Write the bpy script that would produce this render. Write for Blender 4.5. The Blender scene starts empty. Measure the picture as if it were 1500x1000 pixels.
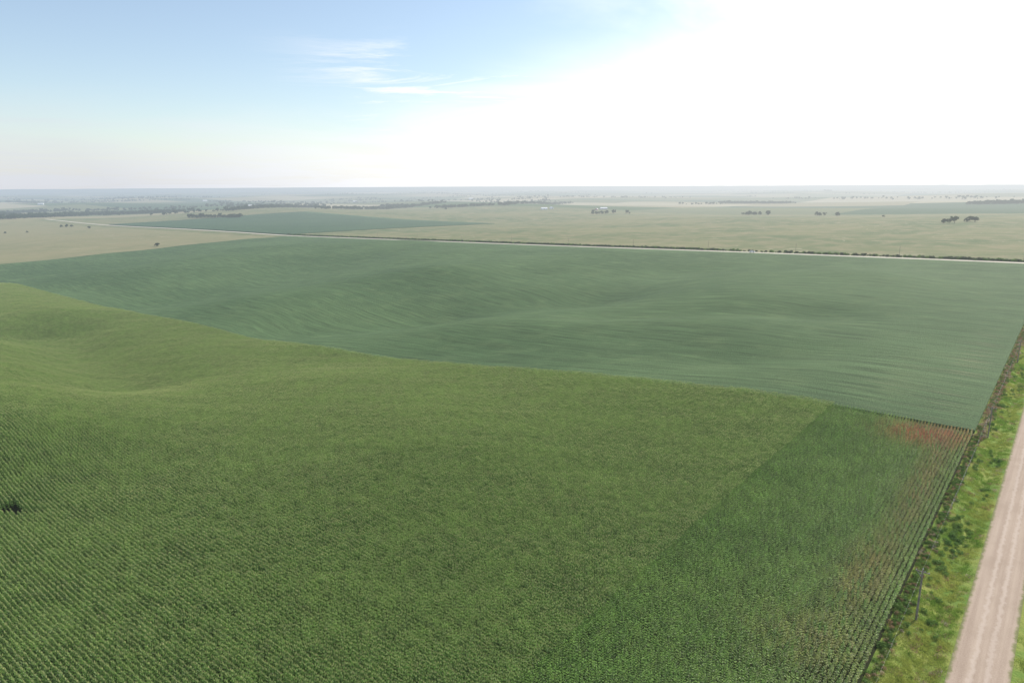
import bpy, math, random
import numpy as np
from mathutils import Vector, Matrix, Euler
random.seed(7); rng=np.random.default_rng(7)
scene=bpy.context.scene
scene.view_settings.view_transform='Standard'
scene.view_settings.look='None'; scene.view_settings.exposure=0

# ---------------------------------------------------------------- site axes
AZ=math.radians(39.5)
UV=np.array([math.sin(AZ),math.cos(AZ)])       # u : along the gravel road
WV=np.array([-math.cos(AZ),math.sin(AZ)])      # w : away from the road, to the left
O=np.array([47.7,79.6])
SAZ=math.radians(53); SEL=math.radians(38)
sd=Vector((math.sin(SAZ)*math.cos(SEL),math.cos(SAZ)*math.cos(SEL),math.sin(SEL)))
def uw2xy(u,w): return O[0]+u*UV[0]+w*WV[0], O[1]+u*UV[1]+w*WV[1]
def xy2uw(x,y):
    dx=x-O[0]; dy=y-O[1]
    return dx*UV[0]+dy*UV[1], dx*WV[0]+dy*WV[1]
def sst(a,b,x):
    t=np.clip((x-a)/(b-a),0,1); return t*t*(3-2*t)
_w=np.arange(-400,4000,5.0)
def prof(xs,ys,s):
    y=np.interp(_w,xs,ys); k=np.exp(-0.5*(np.arange(-3*s,3*s+1,5.0)/s)**2); k/=k.sum()
    n=len(k)//2
    return np.convolve(np.pad(y,n,mode='edge'),k,mode='valid')[:len(y)]
PA=prof([0,45,100,143,223,341,528,670,900,1100,3000],[0,0,-4.5,-9.5,-17.5,-23,-29.5,-32,-37,-34,-27],16)
PB=prof([0,262,520,1117,2500],[0,-5,-11,-23,-25],50)
PC=prof([0,100,250,500,1000],[0,-2,-9,-22,-30],30)
def caps(u,w,a,b,amp,s):
    ax,ay=a; bx,by=b; dx,dy=bx-ax,by-ay
    t=np.clip(((u-ax)*dx+(w-ay)*dy)/(dx*dx+dy*dy),0,1)
    d2=(u-ax-t*dx)**2+(w-ay-t*dy)**2
    return amp*np.exp(-d2/(2*s*s))
_ph=rng.uniform(0,6.28,(14,2)); _dr=rng.uniform(0,3.14,14); _wl=rng.uniform(700,4200,14)
def H(u,w):
    u=np.asarray(u,float); w=np.asarray(w,float)
    a=np.interp(w,_w,PA); b=np.interp(w,_w,PB); c=np.interp(w,_w,PC)
    t1=sst(-40,110,u); t2=sst(130,600,u)
    h=(c*(1-t1)+a*t1)*(1-t2)+b*t2
    m=sst(10,90,w)*(1-sst(560,620,u))
    g =caps(u,w,(150,365),(225,325),-5,28)+caps(u,w,(225,325),(330,262),-5.2,28)+caps(u,w,(330,262),(470,250),-4.5,30)
    g+=caps(u,w,(205,470),(330,440),8,46)+caps(u,w,(195,250),(235,140),4.6,32)+caps(u,w,(330,140),(430,110),5,48)
    g+=caps(u,w,(245,190),(285,90),-4,18)+caps(u,w,(360,420),(520,380),5,50)+caps(u,w,(190,600),(420,640),-6,45)
    g+=caps(u,w,(240,800),(420,840),7,70)+caps(u,w,(470,560),(540,720),6,60)+caps(u,w,(170,90),(190,60),-2.2,14)
    g+=caps(u,w,(-46,205),(-20,430),9.0,23)+caps(u,w,(16,285),(50,480),-7.5,23)+caps(u,w,(72,560),(80,800),5,28)
    g+=caps(u,w,(-70,120),(-40,180),-2.4,20)+caps(u,w,(24,110),(64,200),3.4,24)
    h=h+g*m
    r=np.hypot(u,w)
    f=sst(650,2600,r)*(sst(640,1500,u)+sst(1150,2200,w)+sst(150,1200,-w)).clip(0,1)
    n=0
    for i in range(14):
        n=n+np.sin((u*math.cos(_dr[i])+w*math.sin(_dr[i]))*6.283/_wl[i]+_ph[i,0])
    h=h+f*(n*3.0-5)
    h=h+(1-f)*m*0.6*np.sin(u/23+1.3*np.sin(w/41))*np.sin(w/37+u/90)
    h=h-0.7*np.exp(-((w+5.2)/1.7)**2)*(1-f)
    return h

# ---------------------------------------------------------------- camera
CAMH=65.0
cam_d=bpy.data.cameras.new("camera"); cam=bpy.data.objects.new("camera",cam_d)
scene.collection.objects.link(cam); scene.camera=cam
cam_d.lens=24; cam_d.sensor_width=36; cam_d.clip_end=200000; cam_d.clip_start=0.5
Rm=Matrix.Rotation(math.radians(90-12.85),3,'X')@Matrix.Rotation(math.radians(-0.28),3,'Z')
cam.matrix_world=Matrix.Translation((0,0,CAMH))@Rm.to_4x4()
def ground_pt(px,py):
    """survey sight line from the drone position to the terrain -> (u,w)"""
    d=Rm@Vector(((px-750)/1000,(500-py)/1000,-1)); d.normalize()
    t=np.concatenate([np.arange(40,3000,2.0),np.arange(3000,20000,20.0)])
    x=d.x*t;y=d.y*t;z=CAMH+d.z*t
    u,w=xy2uw(x,y); below=np.where(z<H(u,w))[0]
    i=below[0] if len(below) else -1
    return float(u[i]),float(w[i])

# ---------------------------------------------------------------- node helpers
def new_mat(name):
    m=bpy.data.materials.new(name); m.use_nodes=True; nt=m.node_tree; nt.nodes.clear()
    try: m.cycles.emission_sampling='NONE'
    except Exception: pass
    return m,nt
_haze_paint=None
def haze_paint_group():
    """painted aerial haze: emission mixed into each material by distance from the drone position (world position only)"""
    global _haze_paint
    if _haze_paint: return _haze_paint
    g=bpy.data.node_groups.new("painted_haze",'ShaderNodeTree')
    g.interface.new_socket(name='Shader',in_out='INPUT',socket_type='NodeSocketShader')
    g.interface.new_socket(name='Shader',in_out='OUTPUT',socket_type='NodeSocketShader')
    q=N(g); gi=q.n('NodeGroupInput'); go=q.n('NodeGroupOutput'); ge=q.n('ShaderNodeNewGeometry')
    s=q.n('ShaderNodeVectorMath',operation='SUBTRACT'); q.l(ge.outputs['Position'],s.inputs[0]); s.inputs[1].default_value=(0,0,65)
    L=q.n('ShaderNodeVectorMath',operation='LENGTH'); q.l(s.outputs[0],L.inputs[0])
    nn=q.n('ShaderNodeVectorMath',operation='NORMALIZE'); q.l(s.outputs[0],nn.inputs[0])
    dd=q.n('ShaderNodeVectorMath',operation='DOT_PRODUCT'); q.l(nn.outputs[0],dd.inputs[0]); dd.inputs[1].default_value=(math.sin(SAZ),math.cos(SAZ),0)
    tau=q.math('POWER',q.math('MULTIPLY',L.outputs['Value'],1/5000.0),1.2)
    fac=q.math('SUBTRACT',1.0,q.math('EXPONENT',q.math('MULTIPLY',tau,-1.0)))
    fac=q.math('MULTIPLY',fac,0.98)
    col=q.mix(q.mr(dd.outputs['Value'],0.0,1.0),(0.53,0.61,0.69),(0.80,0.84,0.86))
    em=q.n('ShaderNodeEmission'); q.l(col,em.inputs[0])  # haze is painted: a glowing haze colour laid over each surface, no volume
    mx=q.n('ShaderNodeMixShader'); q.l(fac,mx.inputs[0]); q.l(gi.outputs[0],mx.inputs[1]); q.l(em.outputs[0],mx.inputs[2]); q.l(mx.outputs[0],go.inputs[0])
    _haze_paint=g; return g
class N:
    def __init__(s,nt): s.nt=nt
    def n(s,t,**k):
        x=s.nt.nodes.new(t)
        for a,b in k.items(): setattr(x,a,b)
        return x
    def l(s,a,b): s.nt.links.new(a,b)
    def setv(s,sock,v):
        if hasattr(v,'is_output'): s.l(v,sock)
        else: sock.default_value=v
    def math(s,op,a,b=0.0,c=None,clamp=False):
        x=s.n('ShaderNodeMath',operation=op,use_clamp=clamp); s.setv(x.inputs[0],a); s.setv(x.inputs[1],b)
        if c is not None: s.setv(x.inputs[2],c)
        return x.outputs[0]
    def mix(s,f,a,b,blend='MIX'):
        x=s.n('ShaderNodeMix',data_type='RGBA',blend_type=blend)
        s.setv(x.inputs[0],f)
        s.setv(x.inputs[6],a if hasattr(a,'is_output') else (*a,1)); s.setv(x.inputs[7],b if hasattr(b,'is_output') else (*b,1))
        return x.outputs[2]
    def mr(s,v,a,b,c=0.0,d=1.0,smooth=True):
        x=s.n('ShaderNodeMapRange',interpolation_type='SMOOTHSTEP' if smooth else 'LINEAR')
        s.setv(x.inputs[0],v)
        for i,q in enumerate((a,b,c,d)): x.inputs[i+1].default_value=q
        return x.outputs[0]
    def noise(s,vec,scale,detail=3,rough=0.55,dist=0.0):
        x=s.n('ShaderNodeTexNoise'); s.l(vec,x.inputs['Vector']); x.inputs['Scale'].default_value=scale
        x.inputs['Detail'].default_value=detail; x.inputs['Roughness'].default_value=rough; x.inputs['Distortion'].default_value=dist
        return x.outputs[0]
    def uw(s):
        g=s.n('ShaderNodeNewGeometry'); o=[]
        sub=s.n('ShaderNodeVectorMath',operation='SUBTRACT'); s.l(g.outputs['Position'],sub.inputs[0]); sub.inputs[1].default_value=(O[0],O[1],0)
        for v in (UV,WV):
            d=s.n('ShaderNodeVectorMath',operation='DOT_PRODUCT'); s.l(sub.outputs[0],d.inputs[0]); d.inputs[1].default_value=(v[0],v[1],0); o.append(d.outputs['Value'])
        return o
    def comb(s,a,b,c=0.0):
        x=s.n('ShaderNodeCombineXYZ'); s.setv(x.inputs[0],a); s.setv(x.inputs[1],b); s.setv(x.inputs[2],c); return x.outputs[0]
    def bump(s,h,dist,strength=1.0):
        x=s.n('ShaderNodeBump'); s.l(h,x.inputs['Height']); x.inputs['Distance'].default_value=dist; x.inputs['Strength'].default_value=strength; return x.outputs[0]
    def spot(s,u,w,cu,cw,ru,rw):
        a=s.math('POWER',s.math('ABSOLUTE',s.math('MULTIPLY',s.math('SUBTRACT',u,cu),1/ru)),2)
        b=s.math('POWER',s.math('ABSOLUTE',s.math('MULTIPLY',s.math('SUBTRACT',w,cw),1/rw)),2)
        return s.math('EXPONENT',s.math('MULTIPLY',s.math('ADD',a,b),-1.0))
    def out(s,col,rough=0.9,normal=None,transl=0.0,spec=0.3,tcol=None):
        if transl>0:
            p=s.n('ShaderNodeBsdfDiffuse'); s.setv(p.inputs[0],col if hasattr(col,'is_output') else (*col,1))
        else:
            p=s.n('ShaderNodeBsdfPrincipled'); s.setv(p.inputs['Base Color'],col if hasattr(col,'is_output') else (*col,1))
            p.inputs['Roughness'].default_value=rough; p.inputs['Specular IOR Level'].default_value=spec
        if normal is not None: s.l(normal,p.inputs['Normal'])
        o=s.n('ShaderNodeOutputMaterial'); ag=s.n('ShaderNodeGroup'); ag.node_tree=haze_paint_group(); s.l(ag.outputs[0],o.inputs[0])
        if transl>0:
            t=s.n('ShaderNodeBsdfTranslucent'); s.setv(t.inputs[0],tcol if tcol is not None else (col if hasattr(col,'is_output') else (*col,1)))
            m=s.n('ShaderNodeMixShader'); m.inputs[0].default_value=transl
            s.l(p.outputs[0],m.inputs[1]); s.l(t.outputs[0],m.inputs[2]); last=m.outputs[0]
            if spec>0:
                g=s.n('ShaderNodeBsdfGlossy'); g.inputs['Roughness'].default_value=rough; g.inputs[0].default_value=(1,1,0.95,1)
                m2=s.n('ShaderNodeMixShader'); m2.inputs[0].default_value=spec*0.1; s.l(last,m2.inputs[1]); s.l(g.outputs[0],m2.inputs[2]); last=m2.outputs[0]
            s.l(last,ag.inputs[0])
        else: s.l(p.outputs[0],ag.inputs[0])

def plain(name,col,rough=0.7,var=0.25,scale=3,metal=0):
    m,nt=new_mat(name); q=N(nt); tc=q.n('ShaderNodeTexCoord')
    n=q.noise(tc.outputs['Object'],scale,4)
    c=q.mix(q.mr(n,0.3,0.7),tuple(v*(1-var) for v in col),tuple(min(1,v*(1+var)) for v in col))
    q.out(c,rough); return m

# ---- ground
m_ground,nt=new_mat("prairie_ground"); q=N(nt); u,w=q.uw(); P=q.comb(u,w)
n1=q.noise(P,0.004,5,0.6); n2=q.noise(P,0.03,5,0.65); n3=q.noise(P,0.6,3)
past=q.mix(q.mr(n1,0.38,0.62),(0.18,0.185,0.088),(0.100,0.138,0.058))
past=q.mix(q.mr(n2,0.40,0.70),past,(0.235,0.21,0.12))
tan=q.mr(u,560,600,1,0); tan=q.math('MULTIPLY',tan,q.mr(w,1050,1080))
past=q.mix(q.math('MULTIPLY',tan,0.6),past,(0.26,0.235,0.13))
tk=q.math('ABSOLUTE',q.math('SUBTRACT',q.noise(P,0.0045,3,0.5),0.5)); past=q.mix(q.mr(tk,0.0005,0.003,0.5,0),past,(0.33,0.3,0.2))
def cells(su,sw,ou,ow):
    jw=q.math('FLOOR',q.math('DIVIDE',q.math('ADD',w,ow),sw))
    uu=q.math('ADD',q.math('ADD',u,ou),q.math('MULTIPLY',jw,su*0.37))
    ju=q.math('FLOOR',q.math('DIVIDE',uu,su))
    wn=q.n('ShaderNodeTexWhiteNoise',noise_dimensions='2D'); q.l(q.comb(q.math('ADD',ju,17.0),jw),wn.inputs['Vector']); return wn.outputs['Value']
c1=cells(400,700,-30,150)
rp=q.n('ShaderNodeValToRGB'); rp.color_ramp.interpolation='CONSTANT'; q.l(c1,rp.inputs[0])
cols=[(0,(0.15,0.17,0.08)),(0.22,(0.035,0.085,0.036)),(0.38,(0.28,0.25,0.15)),(0.52,(0.06,0.11,0.04)),(0.64,(0.14,0.16,0.08)),(0.78,(0.04,0.09,0.045)),(0.9,(0.38,0.34,0.23))]
e=rp.color_ramp.elements
while len(e)<len(cols): e.new(0.5)
for el,(p,c) in zip(e,cols): el.position=p; el.color=(*c,1)
far=q.math('MAXIMUM',q.mr(u,2030,2034),q.mr(w,2400,2404)); far=q.math('MAXIMUM',far,q.mr(w,-604,-600,1,0))
pat=q.mix(0.15,rp.outputs[0],past)
col=q.mix(far,past,pat)
col=q.mix(0.5,col,q.mix(n3,(0.55,0.55,0.55),(1.4,1.4,1.4)),'MULTIPLY')
q.out(col,0.95,q.bump(q.noise(P,0.25,5,0.7),0.8,0.6),spec=0.1)

# ---- crops as drilled canopy
def crop_mat(name,ca,cb,cc,streak=1.0,patches=None):
    m,nt=new_mat(name); q=N(nt); u,w=q.uw(); P=q.comb(u,w)
    warp=q.math('MULTIPLY',q.math('SUBTRACT',q.noise(P,0.006,3),0.5),26)
    uu=q.math('ADD',u,warp)
    S=q.comb(uu,q.math('MULTIPLY',w,0.03))
    s1=q.noise(S,0.35,3,0.6); s2=q.noise(S,1.4,2,0.6)
    big=q.noise(P,0.008,4,0.55); med=q.noise(P,0.06,4,0.6); fine=q.noise(P,2.2,3,0.7)
    c=q.mix(q.mr(big,0.36,0.64),ca,cb)
    c=q.mix(q.math('MULTIPLY',q.mr(med,0.45,0.75),0.5),c,cc)
    k=q.math('ADD',q.math('MULTIPLY',q.math('SUBTRACT',s1,0.5),0.9*streak),q.math('MULTIPLY',q.math('SUBTRACT',s2,0.5),1.5*streak))
    k=q.math('ADD',k,q.math('MULTIPLY',q.math('SUBTRACT',fine,0.5),2.2))
    k=q.math('ADD',k,1.0)
    tr=q.math('PINGPONG',q.math('ADD',uu,q.math('MULTIPLY',q.noise(P,0.02,2),3)),6.1)
    tr=q.mr(tr,0.0,0.5,0.56,1.0); tr=q.math('MAXIMUM',tr,q.mr(med,0.42,0.6,0,1))
    k=q.math('MULTIPLY',k,tr)
    kk=q.comb(k,k,k)
    c=q.mix(1.0,c,kk,'MULTIPLY')
    if patches is not None:
        for (cu,cw,ru,rw,amt,colr) in patches:  # streaky tinted patches at given places, some paler, some darker
            f=q.math('MULTIPLY',q.spot(u,w,cu,cw,ru,rw),q.mr(q.noise(S,0.5,4,0.7),0.5,0.62)); f=q.math('MULTIPLY',f,amt)
            c=q.mix(f,c,colr)
    hgt=q.math('ADD',q.math('MULTIPLY',s2,1.2),fine)
    q.out(c,0.8,q.bump(hgt,0.5,0.8),spec=0.08)
    return m
m_soy=crop_mat("soybean_canopy",(0.064,0.112,0.045),(0.084,0.138,0.057),(0.106,0.156,0.065),1.0,
    [(205,10,60,7,0.6,(0.2,0.19,0.11)),(240,183,4,40,0.95,(0.02,0.035,0.016)),(252,150,3,30,0.95,(0.02,0.035,0.016)),(233,215,2.5,22,0.9,(0.02,0.035,0.016)),(160,25,30,12,0.35,(0.18,0.18,0.1))])
m_far=crop_mat("distant_crop_canopy",(0.048,0.094,0.046),(0.060,0.108,0.054),(0.070,0.115,0.058),0.5)
m_soil_shade,nt=new_mat("field_soil_shade"); q=N(nt); u,w=q.uw(); P=q.comb(u,w)
q.out(q.mix(q.noise(P,1.2,5,0.7),(0.016,0.020,0.009),(0.035,0.042,0.017)),0.95,q.bump(q.noise(P,3,3),0.1),spec=0.1)  # bare soil, its colour darkened to include the shade under the corn

# ---- gravel
m_grav,nt=new_mat("gravel_road"); q=N(nt); u,w=q.uw(); P=q.comb(u,w)
S=q.comb(q.math('MULTIPLY',u,0.02),w)
st=q.noise(S,1.3,3,0.5); fi=q.noise(P,5,4,0.7); bg=q.noise(P,0.12,4,0.6)
c=q.mix(q.mr(st,0.3,0.7),(0.32,0.24,0.185),(0.41,0.32,0.25))
c=q.mix(q.mr(fi,0.35,0.7,0,0.5),c,(0.49,0.40,0.32))
c=q.mix(q.mr(bg,0.45,0.7,0,0.35),c,(0.29,0.22,0.165))
edge=q.math('ABSOLUTE',q.math('ADD',w,11.55))
edge=q.math('ADD',edge,q.math('MULTIPLY',q.math('SUBTRACT',q.noise(P,0.7,4,0.7),0.5),1.5))
t=q.math('ABSOLUTE',q.math('SUBTRACT',edge,0.9)); c=q.mix(q.mr(t,0.05,0.5,0.5,0),c,(0.53,0.44,0.37))
c=q.mix(q.mr(edge,2.85,3.4,0,0.85),c,(0.15,0.17,0.055))
q.out(c,0.95,q.bump(fi,0.03),spec=0.1)
m_grav2=plain("dirt_road_surface",(0.50,0.46,0.37),0.95,0.12,0.05)

# ---- verge
m_verge,nt=new_mat("verge_turf"); q=N(nt); u,w=q.uw(); P=q.comb(u,w)
c=q.mix(q.mr(q.noise(P,0.12,4,0.6),0.4,0.62),(0.14,0.23,0.045),(0.27,0.30,0.075))
c=q.mix(q.mr(q.noise(P,1.1,5,0.7),0.5,0.75,0,0.6),c,(0.09,0.14,0.03))
c=q.mix(q.mr(q.noise(P,0.35,4,0.7),0.56,0.68,0,0.6),c,(0.26,0.20,0.11))
q.out(c,0.95,q.bump(q.noise(P,2.5,4,0.7),0.2),spec=0.1)
def leaf_mat(name,a,b,dry,dryamt,spots=(),rough=0.5,transl=0.3,spec=0.35,scale=0.05,br=(0.7,1.3)):
    m,nt=new_mat(name); q=N(nt); u,w=q.uw(); P=q.comb(u,w)
    oi=q.n('ShaderNodeObjectInfo')
    c=q.mix(q.mr(q.noise(P,scale,2,0.62),0.38,0.62),a,b)
    f=q.mr(q.noise(P,scale*9,1,0.7),0.5,0.75,0,dryamt)
    c=q.mix(f,c,dry)
    if spots:
        nz=q.mr(q.noise(P,0.45,2,0.7),0.36,0.55)
        for (cu,cw,ru,rw,amt,colr) in spots:
            s=q.math('MULTIPLY',q.spot(u,w,cu,cw,ru,rw),nz); c=q.mix(q.math('MULTIPLY',s,amt),c,colr)
    g=q.n('ShaderNodeNewGeometry')
    r=q.math('ADD',q.math('MULTIPLY',g.outputs['Random Per Island'],0.75),q.math('MULTIPLY',oi.outputs['Random'],0.25))
    k=q.mr(r,0,1,br[0],br[1],False); c=q.mix(1.0,c,q.comb(k,k,k),'MULTIPLY')
    q.out(c,rough,None,transl,spec); return m
red=(0.50,0.16,0.06)
m_corn=leaf_mat("corn_leaf",(0.14,0.255,0.045),(0.185,0.305,0.06),(0.25,0.31,0.09),0.4,transl=0.42,br=(0.35,1.65))
m_corn2=leaf_mat("corn_leaf_end_rows",(0.165,0.305,0.048),(0.20,0.34,0.060),(0.27,0.33,0.08),0.3,
    [(106,10,9,9,1.0,red),(112,4,6,7,0.7,red),(25,6,14,4,0.7,(0.38,0.30,0.08)),(75,5,40,3,0.6,(0.38,0.22,0.08)),(2,6,8,10,0.6,(0.36,0.31,0.09))],transl=0.42,br=(0.35,1.65))
m_tass=leaf_mat("corn_tassel",(0.50,0.52,0.22),(0.42,0.48,0.18),(0.54,0.50,0.27),0.5,rough=0.8,transl=0.35,spec=0.0)
m_grass=leaf_mat("grass_blade",(0.21,0.35,0.055),(0.42,0.46,0.11),(0.13,0.21,0.04),0.6,scale=0.09,spec=0.0,transl=0.4)
m_weed=leaf_mat("weed_leaf",(0.11,0.21,0.05),(0.16,0.26,0.06),(0.26,0.26,0.09),0.3,spec=0.1,transl=0.4)
m_dry=leaf_mat("dry_weed_leaf",(0.46,0.36,0.22),(0.36,0.22,0.13),(0.66,0.6,0.5),0.6,spec=0.0)
m_tree=leaf_mat("tree_leaf",(0.036,0.066,0.022),(0.052,0.086,0.028),(0.064,0.096,0.032),0.4,scale=0.02,transl=0.2)
m_bark=plain("bark",(0.1,0.075,0.05),0.9)
m_wood=plain("weathered_wood",(0.26,0.22,0.18),0.85,0.3,2)
m_metal=plain("galvanised_metal",(0.45,0.46,0.47),0.4,0.1)
m_white=plain("white_painted_steel",(0.75,0.76,0.77),0.35,0.05)
m_roof=plain("sheet_metal_roof",(0.7,0.71,0.72),0.4,0.08)
m_dark=plain("dark_glass_rubber",(0.03,0.03,0.035),0.3,0.1)
m_redw=plain("red_barn_paint",(0.35,0.06,0.04),0.7,0.15)

# ---------------------------------------------------------------- ground grid
def geo(a,b,s0,f):
    o=[a];s=s0
    while o[-1]<b: s*=f; o.append(o[-1]+s)
    return o
CE=118.0
Ua=list(np.arange(-160,700,5.0))+geo(700,60000,5,1.05)[0:]
Ua=[-x for x in geo(165,3500,10,1.3)][::-1]+Ua
Ua+= [CE,CE+1.3,612,618,620,622,629,635,1230]
Wa=list(np.arange(40,1200,6.0))+list(np.arange(-20,40,1.0))+geo(1200,60000,6,1.05)+[-x for x in geo(20,25000,3,1.25)]
Wa+=[-8.1,-15.0,0.5,-2,1085,1130,1950,1020]
Ua=np.array(sorted(set(np.round(Ua,3)))); Wa=np.array(sorted(set(np.round(Wa,3))))
def sheet(name,u0,u1,w0,w1,off,mat,skirt=0.0):
    us=Ua[(Ua>=u0-1e-6)&(Ua<=u1+1e-6)]; ws=Wa[(Wa>=w0-1e-6)&(Wa<=w1+1e-6)]
    UU,WW=np.meshgrid(us,ws,indexing='ij'); Z=H(UU,WW)+off
    X,Y=uw2xy(UU,WW); n,m=UU.shape
    v=np.stack([X,Y,Z],-1).reshape(-1,3).tolist()
    f=[]
    for i in range(n-1):
        for j in range(m-1):
            a=i*m+j; f.append((a,a+m,a+m+1,a+1))
    if skirt:
        ring=[(i,0) for i in range(n)]+[(n-1,j) for j in range(1,m)]+[(i,m-1) for i in range(n-2,-1,-1)]+[(0,j) for j in range(m-2,0,-1)]
        b=len(v)
        for (i,j) in ring: v.append((X[i,j],Y[i,j],Z[i,j]-skirt))
        L=len(ring)
        for k in range(L):
            i,j=ring[k];i2,j2=ring[(k+1)%L]; f.append((i*m+j,b+k,b+(k+1)%L,i2*m+j2))
    me=bpy.data.meshes.new(name); me.from_pydata(v,[],f); me.update()
    me.polygons.foreach_set('use_smooth',[True]*len(f)); me.materials.append(mat)
    o=bpy.data.objects.new(name,me); scene.collection.objects.link(o)
    if me.polygons[0].normal.z<0: me.flip_normals()
    return o
sheet("ground",-1e6,1e6,-1e6,1e6,0,m_ground)
sheet("corn_field_soil_shade",-160,CE,0.5,1020,0.05,m_soil_shade)
sheet("soybean_field",CE+1.3,612,0.5,1085,0.85,m_soy,0.84)
sheet("distant_crop_field",635,1230,1130,1950,1.2,m_far,1.1)
sheet("roadside_verge_turf",-160,1000,-8.1,0.5,0.04,m_verge)
sheet("roadside_verge_turf",-160,1000,-20,-15,0.04,m_verge)
sheet("gravel_road",-160,3000,-15,-8.1,0.10,m_grav)
sheet("dirt_road",618,629,-8.1,2400,0.25,m_grav2)

# ---------------------------------------------------------------- geometry builders
class MB:
    def __init__(s): s.v=[];s.f=[];s.m=[]
    def poly(s,pts,mi=0):
        b=len(s.v); s.v+=[tuple(p) for p in pts]; s.f.append(tuple(range(b,b+len(pts)))); s.m.append(mi)
    def strip(s,L,R,mi=0):
        b=len(s.v)
        for a,c in zip(L,R): s.v+=[tuple(a),tuple(c)]
        for i in range(len(L)-1):
            s.f.append((b+2*i,b+2*i+1,b+2*i+3,b+2*i+2)); s.m.append(mi)
    def box(s,c,d,mi=0,taper=1.0):
        b=len(s.v)
        for z,t in ((-1,1),(1,taper)):
            for x,y in ((-1,-1),(1,-1),(1,1),(-1,1)): s.v.append((c[0]+x*d[0]/2*t,c[1]+y*d[1]/2*t,c[2]+z*d[2]/2))
        for f in ((0,3,2,1),(4,5,6,7),(0,1,5,4),(1,2,6,5),(2,3,7,6),(3,0,4,7)): s.f.append(tuple(b+i for i in f)); s.m.append(mi)
    def tube(s,p0,p1,r0,r1,n=8,mi=0):
        p0=Vector(p0);p1=Vector(p1);d=(p1-p0).normalized(); a=d.orthogonal().normalized(); c=d.cross(a); b=len(s.v)
        for p,r in ((p0,r0),(p1,r1)):
            for k in range(n):
                t=6.2832*k/n; s.v.append(tuple(p+(a*math.cos(t)+c*math.sin(t))*r))
        for k in range(n): s.f.append((b+k,b+(k+1)%n,b+n+(k+1)%n,b+n+k)); s.m.append(mi)
        s.f.append(tuple(b+n+k for k in range(n))); s.m.append(mi)
        s.f.append(tuple(b+k for k in reversed(range(n)))); s.m.append(mi)
    def obj(s,name,mats,link=True):
        me=bpy.data.meshes.new(name); me.from_pydata(s.v,[],s.f)
        for m in mats: me.materials.append(m)
        me.polygons.foreach_set('material_index',s.m); me.update()
        o=bpy.data.objects.new(name,me)
        if link: scene.collection.objects.link(o)
        return o

def corn_tile(name,tassel,mleaf,seed):
    r=random.Random(seed); b=MB(); LS=0.64 if tassel else 0.50
    for row in (-0.38,0.38):
        x=-1.0+r.uniform(0,0.1); step=0.20 if tassel else 0.25
        while x<1.0:
            if r.random()<0.06: x+=step; continue
            hgt=r.gauss(2.35,0.16); bx=x; by=row+r.gauss(0,0.02)
            b.strip([(bx-0.015,by,0),(bx-0.01,by,hgt)],[(bx+0.015,by,0),(bx+0.01,by,hgt)],0)
            az=r.choice([0,math.pi])+math.pi/2+r.gauss(0,0.8)
            nl=7 if tassel else 8
            for k in range(nl):
                az+=math.pi+r.gauss(0,0.3)
                t=0.36+0.64*k/(nl-1); z0=hgt*t-0.05; L=(0.72-0.5*abs(t-0.6))*r.uniform(0.8,1.15)*LS; wd=(0.064 if tassel else 0.075)*r.uniform(0.8,1.2)
                if t>0.85: L*=0.8
                d=Vector((math.cos(az),math.sin(az),0)); s=Vector((-d.y,d.x,0)); up=r.uniform(0.5,0.8)*(1.2 if k>4 else 0.8)
                p0=Vector((bx,by,z0)); p1=p0+d*L*0.32+Vector((0,0,L*0.34*up/0.6)); p2=p1+d*L*0.36+Vector((0,0,-0.04*L)); p3=p2+d*L*0.2+Vector((0,0,-0.34*L))
                tw=Vector((0,0,r.uniform(-0.4,0.4)))
                b.strip([p0-s*wd*0.6,p1-(s+tw)*wd,p2-(s+tw)*wd*0.85,p3],[p0+s*wd*0.6,p1+(s+tw)*wd,p2+(s+tw)*wd*0.85,p3+s*0.005],0)
            if tassel:
                for j in range(3):
                    a=r.uniform(0,6.28); lean=r.uniform(0.03,0.14); q0=Vector((bx,by,hgt-0.05)); q1=q0+Vector((math.cos(a)*lean,math.sin(a)*lean,r.uniform(0.26,0.38)))
                    s=Vector((-math.sin(a+1),math.cos(a+1),0))*0.019
                    b.poly([q0-s,q0+s,q1+s*0.6,q1-s*0.6],1)
            x+=step+r.gauss(0,0.02)
    return b.obj(name,[mleaf,m_tass],False)
def tuft(name,n,hmin,hmax,rad,wd,mat,seed,lean=0.35,flower=False):
    r=random.Random(seed); b=MB()
    for i in range(n):
        a=r.uniform(0,6.28); rr=rad*math.sqrt(r.random()); x,y=rr*math.cos(a),rr*math.sin(a)
        h=r.uniform(hmin,hmax)*(1-0.4*(rr/rad)**2); a2=r.uniform(0,6.28); d=Vector((math.cos(a2),math.sin(a2),0)); s=Vector((-d.y,d.x,0))*wd
        p0=Vector((x,y,-0.05)); p1=p0+Vector((0,0,h*0.6))+d*h*lean*0.4; p2=p0+Vector((0,0,h))+d*h*lean*1.3
        b.strip([p0-s,p1-s*0.8,p2-s*0.1],[p0+s,p1+s*0.8,p2+s*0.1],0)
    return b.obj(name,[mat],False)
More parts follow.
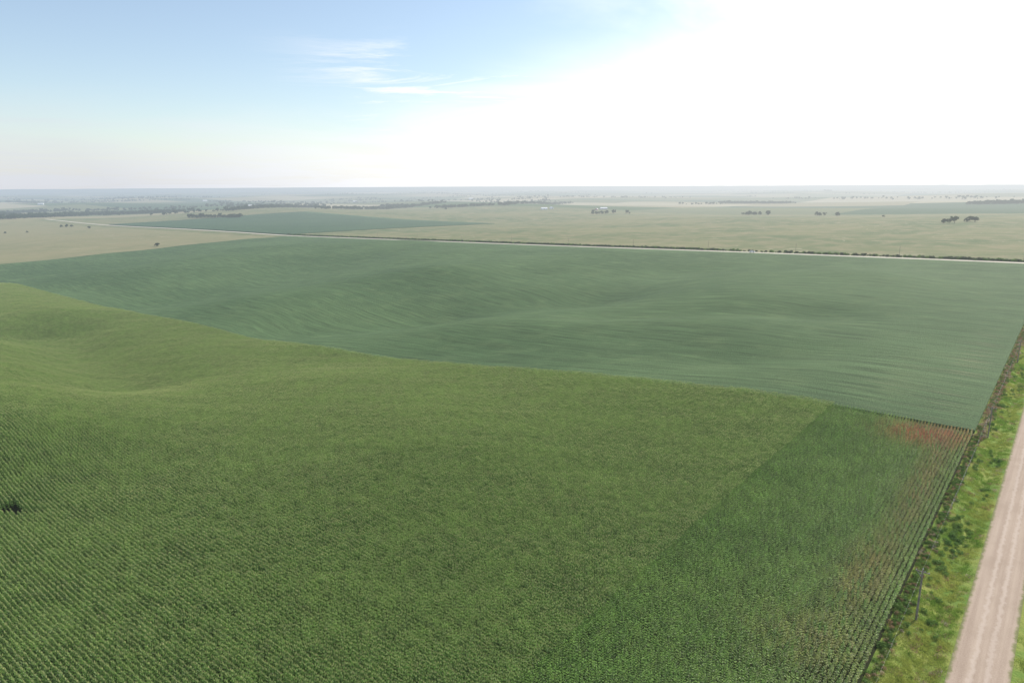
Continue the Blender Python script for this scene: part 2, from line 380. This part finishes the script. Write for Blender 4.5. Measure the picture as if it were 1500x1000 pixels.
def weedclump(name,n,h,rad,lw,mat,seed):
    r=random.Random(seed); b=MB()
    for st in range(5):
        a=r.uniform(0,6.28); tx,ty=math.cos(a)*rad*0.7,math.sin(a)*rad*0.7
        b.tube((tx*0.3,ty*0.3,-0.1),(tx,ty,h*r.uniform(0.6,0.95)),0.02,0.008,4)
    for i in range(n):
        a=r.uniform(0,6.28); t=r.random()**0.7; rr=rad*math.sqrt(r.random())*(0.6+0.5*math.sin(3.1*t)); c=Vector((rr*math.cos(a),rr*math.sin(a),h*t*r.uniform(0.75,1.05)))
        d=Vector((r.gauss(0,1),r.gauss(0,1),r.gauss(0,0.7))).normalized(); s=d.orthogonal().normalized()
        s=(s*math.cos(a)+d.cross(s)*math.sin(a)); L=lw*r.uniform(0.7,1.5)
        b.poly([c-d*L,c+s*L*0.5,c+d*L,c-s*L*0.5],0)
    return b.obj(name,[mat],False)
def tree_mesh(name,seed,ht=11.0,wide=1.0,leaves=1500,lsz=0.42,link=False):
    r=random.Random(seed); b=MB(); tr=ht*0.26
    top=Vector((r.uniform(-.4,.4),r.uniform(-.4,.4),tr)); b.tube((0,0,-0.4),top,0.38,0.27,8,0)
    cl=[]
    for i in range(9):
        a=6.28*i/9+r.uniform(-.4,.4); rr=ht*0.3*wide*r.uniform(0.4,1.0); z=tr+ht*r.uniform(0.0,0.55)
        p=Vector((math.cos(a)*rr,math.sin(a)*rr,z)); mid=top.lerp(p,0.5)+Vector((0,0,ht*0.04))
        b.tube(top,mid,0.17,0.11,5,0); b.tube(mid,p,0.11,0.04,5,0); cl.append((p,ht*r.uniform(0.12,0.2)))
    lead=top+Vector((r.uniform(-.5,.5),r.uniform(-.5,.5),ht*0.5)); b.tube(top,lead,0.22,0.06,6,0); cl.append((lead,ht*0.16)); cl.append((top.lerp(lead,0.6),ht*0.2))
    for i in range(leaves):
        c,R=r.choice(cl); d=Vector((r.gauss(0,1),r.gauss(0,1),r.gauss(0,.8))).normalized()*R*r.uniform(0.35,1.05)
        p=c+d
        if p.z<tr*0.45: continue
        nrm=Vector((r.gauss(0,1),r.gauss(0,1),r.gauss(0,1))).normalized(); s=nrm.orthogonal().normalized(); t=nrm.cross(s); L=lsz*r.uniform(0.6,1.4)
        b.poly([p-s*L,p-t*L*0.7,p+s*L,p+t*L*0.7],1)
    return b.obj(name,[m_bark,m_tree],link)

def coll(name,objs):
    c=bpy.data.collections.new(name)
    for o in objs: c.objects.link(o)
    return c
def instancer(name,pts,rots,idx,scl,collection):
    me=bpy.data.meshes.new(name); me.from_pydata([tuple(p) for p in pts],[],[])
    a=me.attributes.new('rot','FLOAT_VECTOR','POINT'); a.data.foreach_set('vector',np.asarray(rots,np.float32).ravel())
    a=me.attributes.new('scl','FLOAT_VECTOR','POINT'); a.data.foreach_set('vector',np.asarray(scl,np.float32).ravel())
    a=me.attributes.new('idx','INT','POINT'); a.data.foreach_set('value',np.asarray(idx,np.int32))
    o=bpy.data.objects.new(name,me); scene.collection.objects.link(o)
    ng=bpy.data.node_groups.new(name+"_nodes",'GeometryNodeTree')
    ng.interface.new_socket(name='Geometry',in_out='INPUT',socket_type='NodeSocketGeometry')
    ng.interface.new_socket(name='Geometry',in_out='OUTPUT',socket_type='NodeSocketGeometry')
    gi=ng.nodes.new('NodeGroupInput'); go=ng.nodes.new('NodeGroupOutput'); ip=ng.nodes.new('GeometryNodeInstanceOnPoints')
    ci=ng.nodes.new('GeometryNodeCollectionInfo'); ci.inputs['Collection'].default_value=collection
    ci.inputs['Separate Children'].default_value=True; ci.inputs['Reset Children'].default_value=True
    def na(n,t):
        x=ng.nodes.new('GeometryNodeInputNamedAttribute'); x.data_type=t; x.inputs['Name'].default_value=n; return x.outputs['Attribute']
    er=ng.nodes.new('FunctionNodeEulerToRotation')
    L=ng.links.new
    L(gi.outputs[0],ip.inputs['Points']); L(ci.outputs[0],ip.inputs['Instance']); ip.inputs['Pick Instance'].default_value=True
    L(na('idx','INT'),ip.inputs['Instance Index']); L(na('rot','FLOAT_VECTOR'),er.inputs[0]); L(er.outputs[0],ip.inputs['Rotation']); L(na('scl','FLOAT_VECTOR'),ip.inputs['Scale'])
    L(ip.outputs[0],go.inputs[0])
    md=o.modifiers.new("instances",'NODES'); md.node_group=ng
    return o

# ---------------------------------------------------------------- corn field
def place_tiles(us,ws,along_u,holes=()):
    UU,WW=np.meshgrid(us,ws,indexing='ij'); UU=UU.ravel();WW=WW.ravel()
    if len(holes):
        keep=np.ones(len(UU),bool)
        for (hu,hw,ru,rw) in holes: keep&=(((UU-hu)/ru)**2+((WW-hw)/rw)**2+rng.normal(0,0.15,len(UU)))>1
        UU=UU[keep];WW=WW[keep]
    h=H(UU,WW); e=1.0; gu=(H(UU+e,WW)-h)/e; gw=(H(UU,WW+e)-h)/e
    X,Y=uw2xy(UU,WW); rots=[]
    for a,b in zip(gu,gw):
        U3=Vector((UV[0],UV[1],a)).normalized(); W3=Vector((WV[0],WV[1],b)).normalized()
        z=U3.cross(W3).normalized()
        if z.z<0: z=-z
        x=U3 if along_u else W3
        if random.random()<0.5: x=-x
        y=z.cross(x).normalized()
        rots.append(Matrix((x,y,z)).transposed().to_euler())
    return UU,WW,np.stack([X,Y,h+0.02],-1),rots
holes=[]
for (px,py,ru,rw) in [(22,752,1.6,3.2)]:
    a,b=ground_pt(px,py+6); holes.append((a,b,ru,rw))
us=np.arange(CE-171*1.52-0.5,CE-0.4,1.52); ws=np.arange(36.3,1015,2.0)
UU,WW,pts,rots=place_tiles(us,ws,False,holes)
# leave out what is far outside any plausible view (behind / beside the drone)
x=pts[:,0];y=pts[:,1]; keep=(y>18)&(np.abs(x)<y*0.95+45)
UU=UU[keep];WW=WW[keep];pts=pts[keep];rots=[r for r,k in zip(rots,keep) if k]
def waves(u,w): return np.sin(u/7.3+np.sin(w/11))*np.sin(w/9.1+u/17)+0.6*np.sin(u/2.9+w/5.3)+0.5*np.sin(w/3.1-u/4.7)
hs=1+0.045*waves(UU,WW)+rng.normal(0,0.04,len(UU))
scl=np.stack([np.ones_like(hs)*1.02,np.ones_like(hs),hs],-1)
c_t=coll("corn_tiles",[corn_tile(f"corn_rows_{i}",True,m_corn,i) for i in range(6)])
instancer("corn_field",pts,rots,rng.integers(0,6,len(pts)),scl,c_t)
us=np.arange(-140,CE-0.9,2.0); ws=1.3+1.52*np.arange(23)
UU,WW,pts,rots=place_tiles(us,ws,True,holes)
hs=(0.95+0.03*waves(UU,WW)+rng.normal(0,0.03,len(UU)))*(1-0.25*np.exp(-((UU-112)/8)**2-((WW-6)/11)**2))
scl=np.stack([np.ones_like(hs)*1.02,np.ones_like(hs),hs],-1)
c_t=coll("corn_end_tiles",[corn_tile(f"end_rows_{i}",False,m_corn2,i+50) for i in range(6)])
instancer("corn_end_rows",pts,rots,rng.integers(0,6,len(pts)),scl,c_t)

# ---------------------------------------------------------------- grass, weeds
def scatter(name,U,W,objs,smin,smax,off=0.0,weights=None,sz=1.0):
    U=np.asarray(U);W=np.asarray(W);X,Y=uw2xy(U,W);Z=H(U,W)+off
    n=len(U); s=rng.uniform(smin,smax,n); scl=np.stack([s,s,s*rng.uniform(0.8,1.2,n)*sz],-1)
    rots=np.stack([np.zeros(n),np.zeros(n),rng.uniform(0,6.28,n)],-1)
    idx=rng.choice(len(objs),n,p=weights)
    return instancer(name,np.stack([X,Y,Z],-1),rots,idx,scl,coll(name+"_parts",objs))
n=9000
U=-40+rng.random(n)**1.5*480; W=rng.uniform(-8.0,0.3,n)
k=(np.abs(W+4)<4.0+0.3*np.sin(U))
scatter("roadside_grass",U[k],W[k],[tuft(f"grass_tuft_{i}",110,0.08,0.28,0.75,0.024,m_grass if i<4 else m_dry,i) for i in range(5)],0.8,1.5,weights=[.235,.235,.235,.235,.06])
n=1500
scatter("roadside_grass",rng.uniform(-60,200,n),rng.uniform(-20,-15.2,n),[tuft(f"grass_tuft_b{i}",110,0.12,0.36,0.75,0.022,m_grass,i+9) for i in range(3)],0.8,1.4)
U=[];W=[]
for i in range(52):
    cu=random.uniform(-10,300); cw=random.choice([-1.2,-1.5,-4.5,-5.5,-2.5])+random.gauss(0,.5)
    for j in range(random.randint(3,9)): U.append(cu+random.gauss(0,3)); W.append(max(-7.3,min(0.2,cw+random.gauss(0,0.8))))
for i in range(60): U.append(random.gauss(52,5)); W.append(random.gauss(-3.5,1.0))
scatter("roadside_weeds",U,W,[weedclump(f"weed_clump_{i}",120,0.6,0.5,0.09,m_weed,i) for i in range(4)],0.5,1.3)
n=2300
U=rng.uniform(CE-3,520,n); W=rng.normal(-0.9,0.6,n)
scatter("dry_fence_line_weeds",U,W,[weedclump("dry_clump_a",70,0.7,0.45,0.09,m_dry,1),weedclump("dry_clump_b",60,0.5,0.5,0.08,m_dry,2),weedclump("green_clump",110,0.8,0.5,0.1,m_weed,3)],0.6,1.4,weights=[.42,.38,.2])
n=620
scatter("dry_field_edge_weeds",rng.uniform(-20,CE,n),rng.normal(-0.5,0.5,n),[weedclump("dry_clump_c",70,0.6,0.45,0.09,m_dry,11),weedclump("green_clump_b",110,0.7,0.5,0.1,m_weed,13)],0.5,1.1,weights=[.45,.55])
n=5200
W=rng.uniform(-5,1125,n); den=0.40+0.40*np.sin(W/31)*np.sin(W/83+1); k=(rng.random(n)<den+sst(200,700,W)); W=W[k]
U=634.5+rng.normal(0,1.5,len(W))
scatter("hedgerow",U,W,[weedclump(f"hedge_clump_{i}",150,1.9,1.3,0.28,m_weed if i==1 else m_tree,i+20) for i in range(3)],0.5,1.3)
n=1500
scatter("field_margin_grass",rng.normal(614.5,0.9,n),rng.uniform(0,1100,n),[tuft("margin_tuft",80,0.2,0.5,1.3,0.05,m_grass,3)],0.8,1.4)

# ---------------------------------------------------------------- trees
tvars=[tree_mesh(f"broadleaf_{i}",i,ht=random.uniform(9,12.5),wide=random.uniform(1.0,1.5),leaves=650,lsz=0.75) for i in range(5)]
TU=[];TW=[]
def tline(px0,py0,px1,py1,n,spread,gap=0.0):
    a=ground_pt(px0,py0);b=ground_pt(px1,py1)
    for i in range(n):
        t=random.random()
        if gap and math.sin(t*37+px0)*math.sin(t*13+py0)<gap-1: continue
        TU.append(a[0]+(b[0]-a[0])*t+random.gauss(0,spread)); TW.append(a[1]+(b[1]-a[1])*t+random.gauss(0,spread))
tline(0,321,120,316,420,20); tline(110,315,270,310,460,22); tline(0,313,60,311,120,40); tline(30,311,260,306,160,40,.5)
tline(278,319,357,319,60,6)
tline(335,309,470,304,460,18,.7); tline(470,306,640,298,520,20,.7); tline(340,303,480,300,180,26,.7)
tline(640,305,720,301,150,14,.7); tline(735,301,830,298,280,18,.7); tline(120,290,330,288,160,50,.6); tline(300,296,560,293,180,40,.6)
tline(1060,298,1156,298,320,18); tline(1088,315,1130,315,14,4); tline(1190,316,1232,316,10,4); tline(1380,327,1400,327,4,2); tline(1410,325,1432,325,4,2)
tline(1425,299,1500,298,200,18,.7); tline(870,314,905,312,9,8); tline(560,303,600,303,100,15); tline(1000,300,1060,299,34,16,.7)
tline(850,314,920,313,5,10); tline(700,292,1000,290,120,40,.5); tline(1150,291,1500,290,120,40,.5); tline(0,297,300,293,160,40,.5)
for k in range(230):
    r0=random.uniform(2600,17000)**1.0; azd=random.uniform(-42,42); az=math.radians(azd)
    u0,w0=xy2uw(r0*math.sin(az),r0*math.cos(az)); L=random.uniform(60,800)*(r0/6000+0.4); al=random.random()<0.5
    cnt=int(min(70,L/12)*random.uniform(0.4,1))
    if azd>4 and (r0<6000 or random.random()<0.45): continue
    for i in range(cnt):
        t=random.uniform(0,L); g=random.gauss(0,8+r0/800)
        TU.append(u0+(t if al else g)); TW.append(w0+(g if al else t))
scatter("distant_trees",TU,TW,tvars,0.7,1.5,sz=0.85)
def lone(px,py,s,seed):
    u0,w0=ground_pt(px,py); X,Y=uw2xy(u0,w0)
    o=tree_mesh("tree",seed,ht=9,wide=1.5,leaves=1800,lsz=0.42,link=True); o.name="broadleaf_tree"
    o.location=(X,Y,float(H(u0,w0))-0.2); o.scale=(s,s,s*0.9)
for a in [(90,333,.9,1),(98,333,1.05,2),(105,333,.9,3),(131,335,.8,4),(230,361,.8,5),(653,307,1.3,6),(40,341,.6,7),(8,342,.6,8),(1294,318,.7,9),(922,313,.8,12)]: lone(*a)

# ---------------------------------------------------------------- power poles & wires
def pole(u0,w0,ht=8.6,yaw=0.0):
    X,Y=uw2xy(u0,w0); z=float(H(u0,w0)); b=MB()
    b.tube((0,0,-0.5),(0,0,ht),0.17,0.11,10,0)
    b.box((0,0,ht-0.45),(1.9,0.10,0.12),0)
    for sx in (-0.85,0.85,0.3): b.tube((sx,0,ht-0.39),(sx,0,ht-0.2),0.05,0.035,8,1)
    b.tube((0.0,0,ht-0.01),(0.0,0,ht+0.2),0.05,0.035,8,1)
    b.tube((-0.02,0.0,ht-1.3),(-0.8,0.0,ht-0.5),0.02,0.02,5,1)
    o=b.obj("utility_pole",[m_wood,m_metal]); o.location=(X,Y,z); o.rotation_euler=(0,0,-AZ+yaw)
    return Vector((X,Y,z+ht+0.18)),Vector((X+0.85*math.cos(-AZ+yaw),Y+0.85*math.sin(-AZ+yaw),z+ht-0.2))
ends=[pole(u0,-2.6) for u0 in (-80,19,118,217,316,415,514)]
b=MB()
for A,B in zip(ends,ends[1:]):
    for k in (0,):
        pr=None
        for i in range(13):
            t=i/12; p=A[k].lerp(B[k],t); p.z-=0.9*4*t*(1-t)
            if pr is not None: b.tube(pr,p,0.004,0.004,4)
            pr=p
b.obj("power_line",[m_metal])
for i in range(12): pole(641,20+i*95,9.5,math.pi/2)
# wire fence
b=MB(); tops=[]
for i in range(82):
    u0=60+i*5.5; w0=-1.3; X,Y=uw2xy(u0,w0); z=float(H(u0,w0)); b.tube((X,Y,z-0.3),(X+random.gauss(0,.04),Y,z+1.3),0.07,0.06,6,0); tops.append(Vector((X,Y,z)))
for a,c in zip(tops,tops[1:]):
    for hh in (0.4,0.75,1.1): b.tube(a+Vector((0,0,hh)),c+Vector((0,0,hh)),0.003,0.003,3,1)
b.obj("wire_fence",[m_wood,m_metal])

# ---------------------------------------------------------------- farm sheds
def shed(px,py,L,Wd,e,yaw,wall):
    u0,w0=ground_pt(px,py); X,Y=uw2xy(u0,w0); z=float(H(u0,w0))
    em=bpy.data.objects.new("farm_shed",None); scene.collection.objects.link(em); em.location=(X,Y,z); em.rotation_euler=(0,0,yaw)
    rg=e+Wd*0.25
    b=MB(); l=L/2;wd=Wd/2
    b.poly([(-l,-wd,0),(l,-wd,0),(l,-wd,e),(-l,-wd,e)]); b.poly([(l,wd,0),(-l,wd,0),(-l,wd,e),(l,wd,e)])
    for s in (-1,1): b.poly([(s*l,-wd,0),(s*l,wd,0),(s*l,wd,e),(s*l,0,rg),(s*l,-wd,e)])
    o=b.obj("walls",[wall]); o.parent=em
    b=MB(); ov=0.5
    for s in (-1,1):
        b.poly([(-l-ov,0,rg+.12),(l+ov,0,rg+.12),(l+ov,s*(wd+ov),e-.1),(-l-ov,s*(wd+ov),e-.1)])
    o=b.obj("roof",[m_roof]); o.parent=em
    b=MB(); b.box((0,-wd-0.05,e*0.42),(4.5,0.08,e*0.8)); b.box((-l-0.05,0,e*0.45),(0.08,4,e*0.85))
    o=b.obj("doors",[m_metal]); o.parent=em
    b=MB()
    for s in (-0.35,-0.2,0.3): b.box((L*s,-wd-0.04,e*0.55),(1.2,0.06,1.0))
    o=b.obj("windows",[m_dark]); o.parent=em
for a in [(797,307,22,12,4.5,.3,m_white),(808,306,16,10,5,1.87,m_white),(884,307,26,13,5,.2,m_metal),(874,308,12,9,4.5,1.2,m_redw),
          (365,303,25,14,5,.7,m_white),(520,296,28,15,5,.4,m_white),(300,295,30,15,5,.9,m_metal),(690,292,34,16,6,.3,m_white),(60,300,26,12,5,.2,m_white)]: shed(*a)

# ---------------------------------------------------------------- pickup truck on the dirt road
u0,w0=ground_pt(1085,373.5); u0=623.5
X,Y=uw2xy(u0,w0); em=bpy.data.objects.new("pickup_truck",None); scene.collection.objects.link(em)
em.location=(X,Y,float(H(u0,w0))+0.25); em.rotation_euler=(0,0,math.atan2(WV[1],WV[0]))
b=MB(); b.box((0,0,0.75),(5.6,1.95,0.6)); b.box((2.0,0,1.13),(1.5,1.85,0.18),0,.93); b.box((0.35,0,1.5),(2.0,1.8,0.9),0,0.8)
for s in (-1,1): b.box((-1.75,s*0.9,1.2),(2.1,0.1,0.32))
b.box((-2.75,0,1.2),(0.1,1.9,0.32)); b.obj("body",[m_white]).parent=em
b=MB()
for s in (-1,1): b.box((0.35,s*0.83,1.55),(1.5,0.1,0.42))
b.box((1.32,0,1.5),(0.12,1.45,0.5)); b.box((-0.6,0,1.55),(0.1,1.4,0.4)); b.obj("windows",[m_dark]).parent=em
b=MB()
for sx in (-1.75,1.8):
    for s in (-1,1): b.tube((sx,s*0.78,0.4),(sx,s*1.0,0.4),0.4,0.4,14)
b.obj("wheels",[m_dark]).parent=em

# ---------------------------------------------------------------- sun & sky
L=bpy.data.lights.new("sun",'SUN'); L.energy=4.9; L.angle=math.radians(0.53); L.color=(1,0.95,0.86)
so=bpy.data.objects.new("sun",L); scene.collection.objects.link(so); so.rotation_euler=sd.to_track_quat('Z','Y').to_euler(); so.location=(0,0,100)
wd=bpy.data.worlds.new("World"); scene.world=wd; wd.use_nodes=True; nt=wd.node_tree; nt.nodes.clear(); q=N(nt)
sky=q.n('ShaderNodeTexSky',sky_type='NISHITA',sun_disc=False,sun_elevation=SEL,sun_rotation=SAZ,air_density=1.0,dust_density=1.0,ozone_density=1.5,altitude=400)
tc=q.n('ShaderNodeTexCoord'); D=tc.outputs['Generated']
sx=q.n('ShaderNodeSeparateXYZ'); q.l(D,sx.inputs[0])
dz=q.math('ADD',q.math('MAXIMUM',sx.outputs[2],0.0),0.06)
PX=q.math('DIVIDE',sx.outputs[0],dz);PY=q.math('DIVIDE',sx.outputs[1],dz)
dt=q.n('ShaderNodeVectorMath',operation='DOT_PRODUCT'); q.l(D,dt.inputs[0]); dt.inputs[1].default_value=sd; dot=dt.outputs['Value']
cn=q.noise(q.comb(PX,PY),0.45,6,0.6,0.6); cn2=q.noise(q.comb(q.math('MULTIPLY',PX,0.5),PY),1.3,7,0.68,0.8)
veil=q.mr(q.math('ADD',dot,q.math('MULTIPLY',q.math('SUBTRACT',cn,0.5),0.6)),0.62,0.90)
el=q.math('SUBTRACT',sx.outputs[2],q.math('MULTIPLY',q.math('MAXIMUM',q.math('SUBTRACT',dot,0.38),0.0),0.36))
el=q.math('ADD',el,q.math('MULTIPLY',q.math('SUBTRACT',cn,0.5),0.14))
low=q.mr(el,-0.01,0.12,0.9,0.0)
cir=q.math('MULTIPLY',q.mr(cn2,0.47,0.68,0,0.85),q.math('MULTIPLY',q.mr(dot,0.32,0.46),q.mr(sx.outputs[2],0.21,0.15)))
cov=q.math('MAXIMUM',q.math('MAXIMUM',veil,low),cir)
cb=q.mr(dot,0.1,0.72,7.2,13.0,False)
tint=q.mix(q.mr(dot,0.1,0.6),(0.93,0.97,1.06),(1.0,1.0,1.0))
ccol=q.mix(1.0,tint,q.comb(cb,cb,cb),'MULTIPLY')
skc=q.mix(1.0,sky.outputs[0],(1.62,1.58,1.5),'MULTIPLY')
skc=q.mix(0.10,skc,(8,8.2,8.6))
colr=q.mix(cov,skc,ccol)
bg=q.n('ShaderNodeBackground'); q.l(colr,bg.inputs[0]); bg.inputs[1].default_value=0.11
o=q.n('ShaderNodeOutputWorld'); q.l(bg.outputs[0],o.inputs[0])
